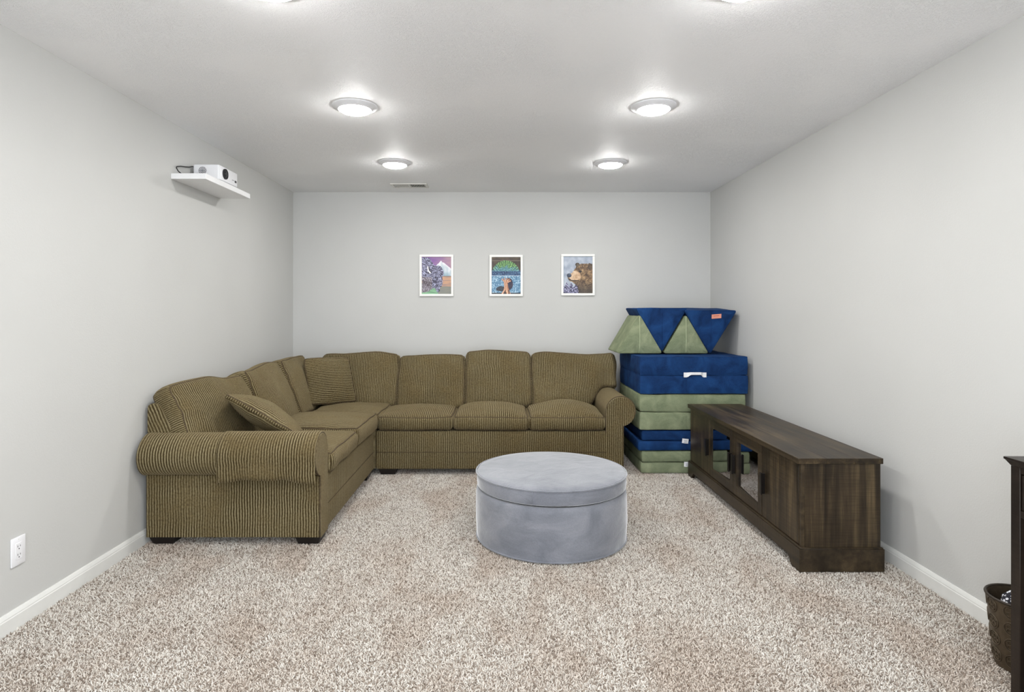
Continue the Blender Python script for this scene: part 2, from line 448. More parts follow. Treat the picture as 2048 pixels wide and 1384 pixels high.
for sd in (-1, 1):
    for k in range(9):
        x = vx+sd*(0.014+k*0.0147); tl = 0.004*sd
        vs = [(x+tl, vy-hd+0.02, CEIL-0.007), (x+tl+0.0012, vy-hd+0.02, CEIL-0.007), (x-tl+0.0012, vy-hd+0.02, CEIL-0.002), (x-tl, vy-hd+0.02, CEIL-0.002)]
        vs += [(a, vy+hd-0.02, c) for a, b, c in vs]
        mk('slat', vs, [[0, 1, 2, 3], [4, 5, 6, 7], [0, 1, 5, 4], [1, 2, 6, 5], [2, 3, 7, 6], [3, 0, 4, 7]], 'vent_enamel', vt)

# ------------------------------------------------------------------ sectional sofa
SX0, SX1 = -1.962, -0.99          # left run: wall side, front
SY0, SY1 = 4.742, 5.712           # back run: front, wall side
ARM_L, ARM_R = 3.456, 0.84        # inner faces of the two arms
SF = thing('sectional_sofa', 'olive brown ribbed corduroy corner sofa along the left and back walls', 'sofa', (-1.4, 4.9, 0))
C = 'corduroy'
ZB = 0.045
box('base', SX0+0.01, SX1-0.008, ARM_L-0.02, SY0, ZB, 0.36, C, SF, 0.012, 3, 'y')
box('base', SX0+0.01, SX1+0.002, SY0+0.002, SY1-0.01, ZB, 0.355, C, SF, 0.012, 3, 'x')
box('base', SX1+0.004, ARM_R+0.02, SY0+0.002, SY1-0.01, ZB, 0.345, C, SF, 0.012, 3, 'x')
def seam(pts, r=0.0028):
    v, f = tubegeo(pts, r, 6); mk('seam', v, f, 'corduroy_piping', SF, None, True)
seam([(SX1-0.008, ARM_L, 0.185), (SX1-0.008, SY0-0.01, 0.185)])
seam([(SX1+0.012, SY0+0.002, 0.18), (ARM_R, SY0+0.002, 0.18)])
# arms: profile (a = distance outward from the inner face, z)
def arm_profile():
    p = [(0.0, ZB), (0.0, 0.2), (0.0, 0.36), (0.0, 0.45), (0.0, 0.505)]
    for k in range(1, 23):
        t = PI-(PI+math.radians(82))*k/22
        p.append((0.116+0.116*math.cos(t), 0.505+0.116*math.sin(t)))
    p += [(0.137, 0.385), (0.136, 0.37), (0.136, 0.2), (0.136, ZB)]
    return p
def arm(T, length, label):
    prof = arm_profile(); n = len(prof); cx, cz = 0.075, 0.33
    rings = [(0.0, 0.975), (0.004, 0.99), (0.012, 1.0)]
    m = 12
    ts = [(d, s) for d, s in rings]+[(0.012+(length-0.024)*i/m, 1.0) for i in range(1, m)]+[(length-d, s) for d, s in reversed(rings)]
    vs, fs, uvs, loc = [], [], [], []
    for d, s in ts:
        for a, z in prof:
            k = 0.0018*noise.noise(Vector((a*9, d*9, z*9)))
            A, Z = cx+(a-cx)*s+k, ZB+(z-ZB)*(1-(1-s)*0.5)+k
            loc.append((A, d, Z)); vs.append(T(A, d, Z))
    per = [0]
    for i in range(1, n+1): per.append(per[-1]+math.dist(prof[i-1], prof[i % n]))
    for i in range(len(ts)-1):
        for k in range(n):
            q = (k+1) % n
            fs.append([i*n+k, i*n+q, (i+1)*n+q, (i+1)*n+k])
            uvs.append([(ts[i][0], per[k]), (ts[i][0], per[k+1]), (ts[i+1][0], per[k+1]), (ts[i+1][0], per[k])])
    for i in (0, len(ts)-1):
        f = [i*n+k for k in range(n)]; fs.append(f); uvs.append([(loc[j][0], loc[j][2]) for j in f])
    o = mk('arm', vs, fs, C, SF, uvs, 'auto')
    path = [T(a+ (0.0), 0.006, z) for a, z in prof]
    pv, pf = tubegeo(path, 0.0042, 6); mk('piping', pv, pf, 'corduroy_piping', o, None, True)
    return o
arm(lambda a, d, z: Vector((SX1-d, ARM_L-a, z)), SX1-SX0-0.004, 'left')
arm(lambda a, d, z: Vector((ARM_R+a, SY0+d, z)), SY1-SY0-0.004, 'right')
# loose arm cover on the near arm
def arm_cover():
    vs, fs, uvs = [], [], []
    nu, x0, x1 = 30, SX1-0.535, SX1-0.004
    prof = []
    for k in range(16):
        t = math.radians(172)-math.radians(190)*k/15
        prof.append((0.116+0.1225*math.cos(t), 0.505+0.1225*math.sin(t)))
    a0, z0 = prof[-1]
    prof += [(a0+0.001, z0-0.02), (a0+0.001, z0-0.045), (a0-0.003, z0-0.07), (a0-0.009, z0-0.092)]
    n = len(prof); per = [0]
    for i in range(1, n): per.append(per[-1]+math.dist(prof[i-1], prof[i]))
    for off in (0.0, -0.005):
        for i in range(nu+1):
            x = x0+(x1-x0)*i/nu
            for k, (a, z) in enumerate(prof):
                w = sstep(14, n-1, k)
                A = a+w*(0.006*math.sin(x*23)+0.004*math.sin(x*51+1))
                Z = z+w*(0.010*math.sin(x*9+0.6)+0.004*math.sin(x*31))
                dx, dz = a-0.116, z-0.505; l = math.hypot(dx, dz)
                A += 0.0018*noise.noise(Vector((x*14, a*14, z*14)))
                vs.append(Vector((x, ARM_L-(A+off*dx/l), Z+off*dz/l*(1-w))))
    m = (nu+1)*n
    for i in range(nu):
        for k in range(n-1):
            q = [i*n+k, i*n+k+1, (i+1)*n+k+1, (i+1)*n+k]
            u = [(x0+(x1-x0)*i/nu, per[k]), (x0+(x1-x0)*i/nu, per[k+1]), (x0+(x1-x0)*(i+1)/nu, per[k+1]), (x0+(x1-x0)*(i+1)/nu, per[k])]
            fs.append(q); uvs.append(u); fs.append([m+c for c in q]); uvs.append(u)
    rim = [i*n for i in range(nu+1)]+[nu*n+k for k in range(1, n)]+[i*n+n-1 for i in range(nu-1, -1, -1)]+[k for k in range(n-2, 0, -1)]
    for a, b in zip(rim, rim[1:]+rim[:1]):
        fs.append([a, b, m+b, m+a]); uvs.append([(vs[j].x, vs[j].z) for j in fs[-1]])
    o = mk('arm_cover', vs, fs, C, SF, uvs, True); o['label'] = 'loose corduroy arm cover'
arm_cover()
# back frames
def extr(name, prof, T, d0, d1, parent, m=8):
    n = len(prof); vs, fs, uvs = [], [], []; per = [0]
    for i in range(1, n+1): per.append(per[-1]+math.dist(prof[i-1], prof[i % n]))
    ds = [d0+(d1-d0)*i/m for i in range(m+1)]
    for d in ds: vs += [T(a, d, z) for a, z in prof]
    for i in range(m):
        for k in range(n):
            q = (k+1) % n; fs.append([i*n+k, i*n+q, (i+1)*n+q, (i+1)*n+k])
            uvs.append([(ds[i], per[k]), (ds[i], per[k+1]), (ds[i+1], per[k+1]), (ds[i+1], per[k])])
    for i in (0, m): fs.append([i*n+k for k in range(n)]); uvs.append([(prof[k][0]*0.8+prof[k][1]*0.35, prof[k][1]) for k in range(n)])
    return mk(name, vs, fs, C, parent, uvs, 'auto')
bprof = [(0, 0.36), (0, 0.755), (0.006, 0.772), (0.02, 0.78), (0.05, 0.779), (0.066, 0.770), (0.075, 0.755), (0.18, 0.55), (0.20, 0.36)]
extr('back_frame', bprof, lambda a, d, z: Vector((SX0+a, d, z)), ARM_L-0.116, SY1, SF)
extr('back_frame', bprof, lambda a, d, z: Vector((d, SY1-a, z)), SX0+0.1, ARM_R+0.14, SF)
# feet
def foot(x, y):
    w = 0.072; vs = []
    for s, z in ((0.78, 0), (1.0, ZB+0.004)):
        vs += [(x-w*s, y-w*s, z), (x+w*s, y-w*s, z), (x+w*s, y+w*s, z), (x-w*s, y+w*s, z)]
    mk('foot', vs, [[0, 1, 2, 3], [4, 5, 6, 7], [0, 1, 5, 4], [1, 2, 6, 5], [2, 3, 7, 6], [3, 0, 4, 7]], 'black_leg_wood', SF)
for x, y in ((SX0+0.085, 3.40), (SX1-0.078, 3.40), (SX1-0.085, 4.64), (SX0+0.085, 4.64), (SX1+0.10, SY0+0.08), (ARM_R+0.05, SY0+0.08), (ARM_R+0.05, SY1-0.09), (SX0+0.1, SY1-0.1), (SX1-0.1, SY1-0.1)): foot(x, y)
# seat cushions: local x along the front, y backwards, z up
def seat(cx, cy, w, h, z0, t, facing, seed, crown=0.03, swap=False, dz=None):
    if facing == 'x': T = axes((cx, cy, z0+t/2), (0, 1, 0), (-1, 0, 0), (0, 0, 1))
    else: T = axes((cx, cy, z0+t/2), (1, 0, 0), (0, 1, 0), (0, 0, 1))
    soft('seat_cushion', Soft(w, h, t, 0.028, crown, 0.005, seed, 0.02, (18, 16, 4), dz, 0.012, 0.0), T, C, SF, swap)
sd = 0.66
seat(SX1-sd/2+0.022, 3.77, 0.612, sd, 0.362, 0.125, 'x', 1, 0.032)
seat(SX1-sd/2+0.026, 4.40, 0.642, sd, 0.362, 0.14, 'x', 2, 0.038)
seat(SX1-0.25, SY0+0.275, 0.55, 0.57, 0.357, 0.13, 'x', 3, 0.03)
for k, (x0, x1, cr, hh) in enumerate(((-0.975, -0.372, 0.045, 0.112), (-0.368, 0.228, 0.075, 0.112), (0.232, 0.838, 0.088, 0.112))):
    seat((x0+x1)/2, SY0+0.30-0.005, x1-x0-0.004, 0.60, 0.349, hh, 'y', 4+k, cr)
# back cushions: local x along the wall, y up, z out
def backc(along0, along1, base, top, facing, seed, lean=20, t=0.17, crown=0.04, deform=None, front=None, swap=False, yaw=0.0):
    w = abs(along1-along0); c = (along0+along1)/2; a = math.radians(lean)
    h = (top-base)/math.cos(a)
    if facing == 'y':
        up, nor = Vector((0, math.sin(a), math.cos(a))), Vector((0, -math.cos(a), math.sin(a)))
        o = Vector((c, front, base))+up*h/2-nor*t/2; T = axes(o, (1, 0, 0), up, nor)
    else:
        up, nor = Vector((-math.sin(a), 0, math.cos(a))), Vector((math.cos(a), 0, math.sin(a)))
        o = Vector((front, c, base))+up*h/2-nor*t/2; R3 = Matrix.Rotation(yaw, 3, 'Z')
        T = axes(o, R3 @ Vector((0, 1, 0)), R3 @ up, R3 @ nor)
    soft('back_cushion', Soft(w, h, t, 0.028, crown, 0.008, seed, 0.03, (24, 20, 5), deform, 0.012, 0.02), T, C, SF, swap)
def notch(xn, lift, side, h):
    def f(P):
        k = sstep(xn-0.09, xn+0.06, P.x*side)
        P.y += k*lift*(0.5-P.y/h) if P.y < h/2 else 0
        return P
    return f
def sag(amp, ph, extra=None):
    def f(P):
        P.y += amp*math.sin(P.x*9+ph)*sstep(0, 0.2, P.y)
        return extra(P) if extra else P
    return f
# left run (near to far)
backc(3.345, 4.06, 0.485, 0.885, 'x', 11, 26, 0.13, 0.035, sag(0.012, 2.6, notch(0.235, 0.105, -1, 0.445)), -1.605, False, -0.15)
backc(4.06, 4.70, 0.485, 0.905, 'x', 12, 24, 0.16, 0.045, sag(0.012, 0.2), -1.55)
backc(4.715, 5.27, 0.475, 0.915, 'x', 13, 22, 0.16, 0.03, None, -1.545)
# back run (left to right)
backc(-1.60, -0.905, 0.465, 0.925, 'y', 14, 19, 0.17, 0.03, sag(0.006, 1.0), 5.245)
backc(-0.905, -0.312, 0.455, 0.905, 'y', 15, 19, 0.17, 0.035, sag(0.004, 0.3), 5.235)
backc(-0.305, 0.275, 0.46, 0.940, 'y', 16, 18, 0.17, 0.035, sag(0.005, 2.5), 5.235)
backc(0.282, 1.035, 0.465, 0.922, 'y', 17, 19, 0.17, 0.04, sag(-0.008, 0.5, notch(0.20, 0.17, 1, 0.46)), 5.24)
# throw pillows
def pillow(label, T, w, h, t, seed, swap, loc):
    p = thing('throw_pillow', label, 'pillow', loc, 'corduroy throw pillows')
    S = Soft(w, h, 0.024, 0.010, (t-0.024)/2, 0.006, seed, 0.035, (20, 20, 3), None, 0.003)
    soft('cover', S, T, C, p, swap, 0.0045, None, False)
d = 0.707
u_ = Vector((-0.22, 0.22, 0.95)).normalized(); xx = Vector((0.80, 0.60, 0)).normalized(); nn = xx.cross(u_)
pillow('square ribbed pillow with horizontal stripes propped in the sofa corner', axes((-1.452, 5.115, 0.705), xx, u_, nn), 0.40, 0.40, 0.13, 21, True, (-1.45, 5.1, 0.5))
dn = Vector((0.88, 0.10, -0.52)).normalized(); al = Vector((-0.1, 1, -0.26)); al = (al-dn*al.dot(dn)).normalized(); nn = dn.cross(al)*-1
if nn.z < 0: nn = -nn
pillow('ribbed pillow slumped beside the near rolled arm of the sofa', axes((-1.452, 3.735, 0.645), al, -dn, nn), 0.42, 0.47, 0.17, 22, False, (-1.4, 3.73, 0.5))

# ------------------------------------------------------------------ ottoman
OX, OY, OR = 0.296, 3.497, 0.432
ot = thing('round_ottoman', 'round grey velvet storage ottoman standing on the carpet', 'ottoman', (OX, OY, 0))
def soft_lathe(name, prof, parent, amp, seed, n=96):
    v, f = lathegeo(prof, (0, 0, 0), n); out = []
    for p in v:
        q = noise.noise(Vector((p.x*4, p.y*4, p.z*7))+Vector((seed, 0, 0)))*amp+noise.noise(Vector((p.x*13, p.y*13, p.z*20))+Vector((0, seed, 0)))*amp*0.35
        rr = math.hypot(p.x, p.y); k = 1+q/max(rr, 0.2)
        out.append(Vector((OX+p.x*k, OY+p.y*k, p.z+(q*0.35 if p.z > 0.3 else 0))))
    return mk(name, out, f, 'grey_velvet', parent, None, 'auto')
R = OR
soft_lathe('body', [(R-0.03, 0.0), (R-0.008, 0.003), (R+0.001, 0.012), (R+0.003, 0.05), (R+0.005, 0.11), (R+0.004, 0.18), (R+0.003, 0.25), (R-0.001, 0.278), (R-0.008, 0.286), (R-0.03, 0.287), (0.02, 0.287)], ot, 0.005, 3)
mk('gap_band', *lathegeo([(R-0.022, 0.282), (R-0.022, 0.298)], (OX, OY, 0), 64), 'dark_gap', ot, None, 'auto')
lid = soft_lathe('lid', [(R-0.03, 0.294), (R-0.010, 0.2945), (R-0.003, 0.300), (R, 0.32), (R, 0.345), (R-0.001, 0.366), (R-0.006, 0.376), (R-0.02, 0.381), (R-0.06, 0.384), (R*0.6, 0.388), (R*0.3, 0.390), (0.02, 0.390)], ot, 0.003, 8)
for zz, rr, par in ((0.372, R+0.001, lid), (0.009, R-0.0005, ot)):
    v, f = tubegeo([(OX+rr*math.cos(2*PI*k/96), OY+rr*math.sin(2*PI*k/96), zz) for k in range(96)], 0.0045, 6, True)
    mk('piping', v, f, 'grey_velvet', par, None, True)
v, f = tubegeo([(OX-0.13, OY-math.sqrt((R+0.001)**2-0.13**2), z) for z in (0.30, 0.32, 0.345, 0.37)], 0.0022, 5)
mk('stitch_seam', v, f, 'grey_velvet', lid, None, True)

# ------------------------------------------------------------------ foam play mats stacked in the corner
def layer(parent, x0, x1, y0, y1, z0, z1, mat, seed, wr=0.005, deform=None, rot=0.0, r=0.012):
    T0 = axes(((x0+x1)/2, (y0+y1)/2, (z0+z1)/2-0.001), (math.cos(rot), math.sin(rot), 0), (-math.sin(rot), math.cos(rot), 0), (0, 0, 1))
    return soft('layer', Soft(x1-x0, y1-y0, z1-z0-0.005, r, 0.0, wr*0.6, seed, 0.008, (14, 12, 3), deform, 0.004), T0, mat, parent, False, 0.003)
def fabric_tag(parent, x, y, z, w, h, tilt=0.0, lines=True, mat='tag_white', pm='tag_print'):
    c, s = math.cos(tilt), math.sin(tilt)
    q = lambda a, b, d: (x+a*c-b*s, y+d, z+a*s+b*c)
    vs, fs = [], []
    n = 5
    for dd in (0, -0.003):
        for i in range(n+1):
            a = -w/2+w*i/n; bow = -0.004*math.sin(PI*i/n)
            for b in (-h/2, h/2): vs.append(q(a, b, dd+bow*(1 if b < 0 else 0.4)))
    m = 2*(n+1)
    for i in range(n):
        a = 2*i; fs += [[a, a+1, a+3, a+2], [m+a, m+a+1, m+a+3, m+a+2], [a, a+2, m+a+2, m+a], [a+1, a+3, m+a+3, m+a+1]]
    fs += [[0, 1, m+1, m], [2*n, 2*n+1, m+2*n+1, m+2*n]]
    o = mk('tag', vs, fs, mat, parent, None, False)
    if lines:
        for k, (l, b) in enumerate(((0.55, 0.18), (0.42, -0.05), (0.5, -0.25))):
            A = [(-w*l/2, b*h-h*0.03), (w*l/2, b*h-h*0.03), (w*l/2, b*h+h*0.03), (-w*l/2, b*h+h*0.03)]
            vs = [q(a_, b_, -0.0085) for a_, b_ in A]+[q(a_, b_, -0.0075) for a_, b_ in A]
            mk('print_line', vs, [[0, 1, 2, 3], [4, 5, 6, 7], [0, 1, 5, 4], [1, 2, 6, 5], [2, 3, 7, 6], [3, 0, 4, 7]], pm, o)
    return o
FY = 4.79
G1 = thing('foam_mat', 'folded green suede foam mat at the bottom of the stack, on the carpet', 'foam mat', (1.55, 5.15, 0), 'foam play mats stacked in the corner')
layer(G1, 1.125, 1.965, FY, 5.58, 0.002, 0.090, 'green_suede', 31); layer(G1, 1.13, 1.965, FY-0.002, 5.57, 0.092, 0.180, 'green_suede', 32)
fabric_tag(G1, 1.485, FY-0.005, 0.075, 0.035, 0.038)
B1 = thing('foam_mat', 'folded dark blue suede foam mat squeezed between two green ones', 'foam mat', (1.55, 5.15, 0.182), 'foam play mats stacked in the corner')
def drop(P):
    P.z += 0.05*sstep(0.05, 0.42, -P.x)*sstep(-0.3, 0.3, P.y)
    return P
layer(B1, 1.105, 1.965, FY-0.002, 5.60, 0.183, 0.262, 'blue_suede', 33); layer(B1, 1.135, 1.965, FY+0.004, 5.58, 0.264, 0.344, 'blue_suede', 34)
fabric_tag(B1, 1.475, FY-0.012, 0.262, 0.05, 0.036, -0.12)
G2 = thing('foam_mat', 'folded green suede foam mat below the thick blue one', 'foam mat', (1.55, 5.15, 0.346), 'foam play mats stacked in the corner')
layer(G2, 1.11, 1.96, FY-0.004, 5.59, 0.347, 0.490, 'green_suede', 35, 0.007); layer(G2, 1.115, 1.965, FY, 5.60, 0.492, 0.634, 'green_suede', 36, 0.006)
B2 = thing('foam_mat', 'thick folded blue suede foam mat with a white handle', 'foam mat', (1.55, 5.15, 0.636), 'foam play mats stacked in the corner')
layer(B2, 1.118, 1.982, FY-0.004, 5.60, 0.637, 0.785, 'blue_suede', 37, 0.005, r=0.006); layer(B2, 1.117, 1.980, FY-0.004, 5.60, 0.784, 0.933, 'blue_suede', 38, 0.005, r=0.006)
# handle: webbing strap arched off the front
hx, hz, pts = 1.553, 0.788, []
for i in range(17):
    a = -1+2*i/16; lift = math.cos(a*PI/2)**0.7 if abs(a) < 0.62 else 0
    k = sstep(0.72, 0.45, abs(a)) if abs(a) > 0.45 else 1
    k = 1-sstep(0.42, 0.72, abs(a))
    pts.append((hx+a*0.090, FY-0.011-0.022*k, hz+0.007*k, k))
vs, fs = [], []
for x, y, z, k in pts:
    h = 0.019-0.003*k
    vs += [(x, y, z-h+0.012*k), (x, y, z+h), (x, y-0.004, z+h), (x, y-0.004, z-h+0.012*k)]
for i in range(16):
    for k in range(4): fs.append([4*i+k, 4*i+(k+1) % 4, 4*i+4+(k+1) % 4, 4*i+4+k])
fs += [[0, 1, 2, 3], [64, 65, 66, 67]]
mk('handle', vs, fs, 'tag_white', B2, None, False)
# triangular wedges
def wedge(name, label, mat, cx, z0, side, height, y0, y1, inverted, seed, yaw=0.0, pitch=0.0, group='foam wedges on top of the stack'):
    W = thing(name, label, 'foam wedge', (cx, (y0+y1)/2, z0), group)
    h = height; L = y1-y0
    rot = Matrix.Translation((cx, (y0+y1)/2, z0)) @ Matrix.Rotation(yaw, 4, 'Z') @ Matrix.Rotation(pitch, 4, 'X')
    # rounded triangle outline, densely sampled
    tri = [(-side/2, 0), (side/2, 0), (0, h)] if not inverted else [(-side/2, h), (0, 0), (side/2, h)]
    r = 0.013; c = (sum(p[0] for p in tri)/3, sum(p[1] for p in tri)/3); out = []
    for i in range(3):
        p = Vector(tri[i]); a = (Vector(tri[i-1])-p).normalized(); b = (Vector(tri[(i+1) % 3])-p).normalized()
        dd = r/math.tan(math.radians(30)); A, B = p+a*dd, p+b*dd
        for k in range(5):
            t_ = k/4; out.append(A*(1-t_)**2+p*2*t_*(1-t_)+B*t_*t_)
        nx = Vector(tri[(i+1) % 3]); an = (p-nx).normalized(); E = nx+an*dd
        for k in range(1, 10): out.append(B+(E-B)*k/10)
    n = len(out); ys = [-L/2, -L/2+0.004, -L/2+0.013, -L/2+0.04]+[-L/2+L*k/8 for k in range(1, 8)]+[L/2-0.04, L/2-0.013, L/2-0.004, L/2]
    sc = [0.955, 0.985, 1.0]+[1.0]*(len(ys)-6)+[1.0, 0.985, 0.955]
    cc = Vector(c); vs, fs = [], []
    for y, s in zip(ys, sc):
        for p in out:
            q = cc+(p-cc)*s; P = Vector((q.x, y, q.y))
            P += Vector((1, 0, 1))*0.004*noise.noise(P*7+Vector((seed, 0, 0)))
            vs.append(rot @ P)
    m = len(ys)
    for i in range(m-1):
        for k in range(n): fs.append([i*n+k, i*n+(k+1) % n, (i+1)*n+(k+1) % n, (i+1)*n+k])
    # end faces as rings towards the centre, gently domed
    for i, sg in ((0, -1), (m-1, 1)):
        prev = [i*n+k for k in range(n)]
        for ring in (0.75, 0.5, 0.25):
            base = len(vs)
            for p in out:
                q = cc+(p-cc)*ring*0.955; P = Vector((q.x, ys[i]+sg*0.010*(1-ring), q.y))
                P.y += 0.003*noise.noise(P*9+Vector((0, seed, 0))); vs.append(rot @ P)
            cur = list(range(base, base+n))
            for k in range(n): fs.append([prev[k], prev[(k+1) % n], cur[(k+1) % n], cur[k]])
            prev = cur
        fs.append(prev)
    body = mk('body', vs, fs, mat, W, None, 'auto')
    pth = [rot @ Vector((cc.x+(p.x-cc.x)*0.985, -L/2+0.004, cc.y+(p.y-cc.y)*0.985)) for p in out]
    pv, pf = tubegeo(pth, 0.0028, 6, True); mk('piping', pv, pf, mat, body, None, True)
    zt = (0.012, h-0.016)
    cm = 'green_cord' if not inverted else mat
    pv, pf = tubegeo([rot @ Vector((0, -L/2-(0.002+0.007*math.sin(PI*k/10)), zt[0]+(zt[1]-zt[0])*k/10)) for k in range(11)], 0.003, 6)
    mk('zip_seam', pv, pf, cm, body, None, True)
    return W, rot, L, h
zt = 0.938
wedge('foam_wedge', 'green triangular foam wedge at the left end, overhanging the stack', 'green_suede', 1.185, zt, 0.385, 0.328, 5.09, 5.55, False, 41)
wedge('foam_wedge', 'green triangular foam wedge between the two upside-down blue ones', 'green_suede', 1.578, zt, 0.385, 0.328, 5.09, 5.55, False, 42)
wedge('foam_wedge', 'upside-down blue foam wedge between the two green ones', 'blue_suede', 1.374, zt+0.010, 0.44, 0.375, 5.10, 5.56, True, 43)
W, rot, L_, h_ = wedge('foam_wedge', 'upside-down blue foam wedge with an orange label, next to the right wall', 'blue_suede', 1.785, zt+0.004, 0.44, 0.372, 5.08, 5.54, True, 44, -0.03, 0.05)
lv = []
for dd in (-0.011, -0.014):
    for a, b in ((-0.04, -0.018), (0.04, -0.012), (0.04, 0.024), (-0.04, 0.018)): lv.append(rot @ Vector((0.045+a, -L_/2+dd, h_-0.052+b)))
bx = [[0, 1, 2, 3], [4, 5, 6, 7], [0, 1, 5, 4], [1, 2, 6, 5], [2, 3, 7, 6], [3, 0, 4, 7]]
lb = mk('label_patch', lv, bx, 'label_pink', W); lb['label'] = 'small orange sewn label'
lv = []
for dd in (-0.0145, -0.0152):
    for a, b in ((-0.024, 0.003), (0.022, 0.006), (0.022, 0.010), (-0.024, 0.007)): lv.append(rot @ Vector((0.045+a, -L_/2+dd, h_-0.052+b)))
mk('print_line', lv, bx, 'label_print', lb)

# ------------------------------------------------------------------ media console
KX0, KX1, KY0, KY1, KZ = 1.489, 1.905, 2.990, 4.735, 0.563
K = thing('media_console', 'long dark brown wooden media console with two glass doors, along the right wall', 'console', ((KX0+KX1)/2, (KY0+KY1)/2, 0))
# top of three boards
for k in range(3):
    a, b = KX0-0.004+(KX1-KX0+0.008)*k/3, KX0-0.004+(KX1-KX0+0.008)*(k+1)/3
    box('top_board', a, b-0.0006, KY0-0.004, KY1+0.004, KZ-0.028, KZ, 'console_wood_lengthwise', K, 0.0012, 1)
box('top_edge', KX0-0.006, KX0-0.0045, KY0-0.005, KY1+0.005, KZ-0.028, KZ-0.001, 'console_trim_wood', K, 0)
BX0 = KX0+0.014
box('end_panel', BX0+0.018, KX1-0.006, KY0+0.004, KY0+0.022, 0.11, KZ-0.028, 'console_wood_upright', K, 0.001, 1)
box('end_panel', BX0+0.018, KX1-0.006, KY1-0.022, KY1-0.004, 0.11, KZ-0.028, 'console_wood_upright', K, 0.001, 1)
box('corner_stile', BX0, BX0+0.017, KY0+0.003, KY0+0.024, 0.11, KZ-0.028, 'console_trim_wood', K, 0.001, 1)
box('corner_stile', BX0, BX0+0.017, KY1-0.024, KY1-0.003, 0.11, KZ-0.028, 'console_trim_wood', K, 0.001, 1)
box('back_panel', KX1-0.012, KX1-0.006, KY0+0.022, KY1-0.022, 0.11, KZ-0.03, 'console_wood_lengthwise', K, 0)
box('bottom_panel', BX0+0.018, KX1-0.012, KY0+0.022, KY1-0.022, 0.10, 0.116, 'console_wood_lengthwise', K, 0)
for k in range(1, 4):
    y = KY0+0.024+(KY1-KY0-0.048)*k/4
    box('divider', BX0+0.022, KX1-0.013, y-0.008, y+0.008, 0.116, KZ-0.03, 'console_wood_upright', K, 0)
# plinth with bracket feet
def plinth():
    y0, y1 = KY0-0.010, KY1+0.008; zt, zr = 0.112, 0.045
    pts = [(y0, 0), (y0+0.085, 0), (y0+0.10, zr*0.55), (y0+0.125, zr), (y1-0.125, zr), (y1-0.10, zr*0.55), (y1-0.085, 0), (y1, 0), (y1, zt), (y0, zt)]
    n = len(pts); vs = [(KX0-0.002, y, z) for y, z in pts]+[(KX0+0.018, y, z) for y, z in pts]
    fs = [list(range(n)), [n+i for i in range(n)]]+[[i, (i+1) % n, n+(i+1) % n, n+i] for i in range(n)]
    mk('plinth_front', vs, fs, 'console_trim_wood', K)
    for y in (y0, y1-0.02):
        box('plinth_end', KX0+0.018, KX1+0.006, y, y+0.02, 0, zt, 'console_trim_wood', K, 0.001, 1)
    # moulding lip
    box('plinth_lip', KX0+0.002, KX1+0.002, y0+0.003, y1-0.003, zt, zt+0.006, 'console_trim_wood', K, 0.002, 2)
plinth()
# doors
DW = (KY1-KY0-0.048)/4; z0, z1 = 0.124, KZ-0.034
for k in range(4):
    ya = KY0+0.024+DW*k+0.002; yb = ya+DW-0.004
    dr = None
    if k in (0, 3):
        dr = box('door', BX0-0.002, BX0+0.016, ya, yb, z0, z1, 'console_wood_upright', K, 0.0015, 1)
    else:
        st, rl = 0.052, 0.06
        g = [boxgeo(BX0-0.003, BX0+0.016, ya, ya+st, z0, z1, 0.001, 1), boxgeo(BX0-0.003, BX0+0.016, yb-st, yb, z0, z1, 0.001, 1),
             boxgeo(BX0-0.003, BX0+0.016, ya+st, yb-st, z0, z0+rl, 0.001, 1), boxgeo(BX0-0.003, BX0+0.016, ya+st, yb-st, z1-rl, z1, 0.001, 1)]
        dr = mk('glass_door', *join(*g), 'console_trim_wood', K)
        pv, pf = boxgeo(BX0+0.005, BX0+0.009, ya+st-0.006, yb-st+0.006, z0+rl-0.006, z1-rl+0.006)
        sk = {1: 0.042, 2: -0.038}[k]      # the doors hang a touch out of line
        for q in pv: q.x += sk*(q.y-(ya+yb)/2)
        mk('pane', pv, pf, 'dark_mirror_glass', dr)
    hy = {0: yb-0.030, 1: yb-0.026, 2: ya+0.026, 3: ya+0.030}[k]
    zc = 0.318
    g = [boxgeo(BX0-0.026, BX0-0.018, hy-0.011, hy+0.011, zc-0.062, zc+0.062, 0.0015, 1), boxgeo(BX0-0.019, BX0-0.001, hy-0.007, hy+0.007, zc-0.058, zc+0.058, 0.001, 1)]
    mk('handle', *join(*g), 'dark_metal', dr)

# ------------------------------------------------------------------ framed pictures
def fbm(x, y, s): return noise.noise(Vector((x, y, s)))
def inpoly(P, x, y):
    c = False; n = len(P); j = n-1
    for i in range(n):
        if (P[i][1] > y) != (P[j][1] > y) and x < (P[j][0]-P[i][0])*(y-P[i][1])/(P[j][1]-P[i][1])+P[i][0]: c = not c
        j = i
    return c
def lerp(a, b, t): t = max(0, min(1, t)); return tuple(p+(q-p)*t for p, q in zip(a, b))
def seg(x, y, a, b):
    dx, dy = b[0]-a[0], b[1]-a[1]; t = max(0, min(1, ((x-a[0])*dx+(y-a[1])*dy)/(dx*dx+dy*dy)))
    return math.hypot(x-a[0]-t*dx, y-a[1]-t*dy)
def strokes(u, v, seed, n=5, across=42, along=9):
    k = int((fbm(u*3.1, v*3.6, seed)*0.9+0.5)*n); a = 0.5+k*PI/n*1.1
    c, s_ = math.cos(a), math.sin(a)
    return max(-1, min(1, 2.1*noise.noise(Vector(((u*c+v*1.25*s_)*across, (-u*s_+v*1.25*c)*along, seed+k)))))
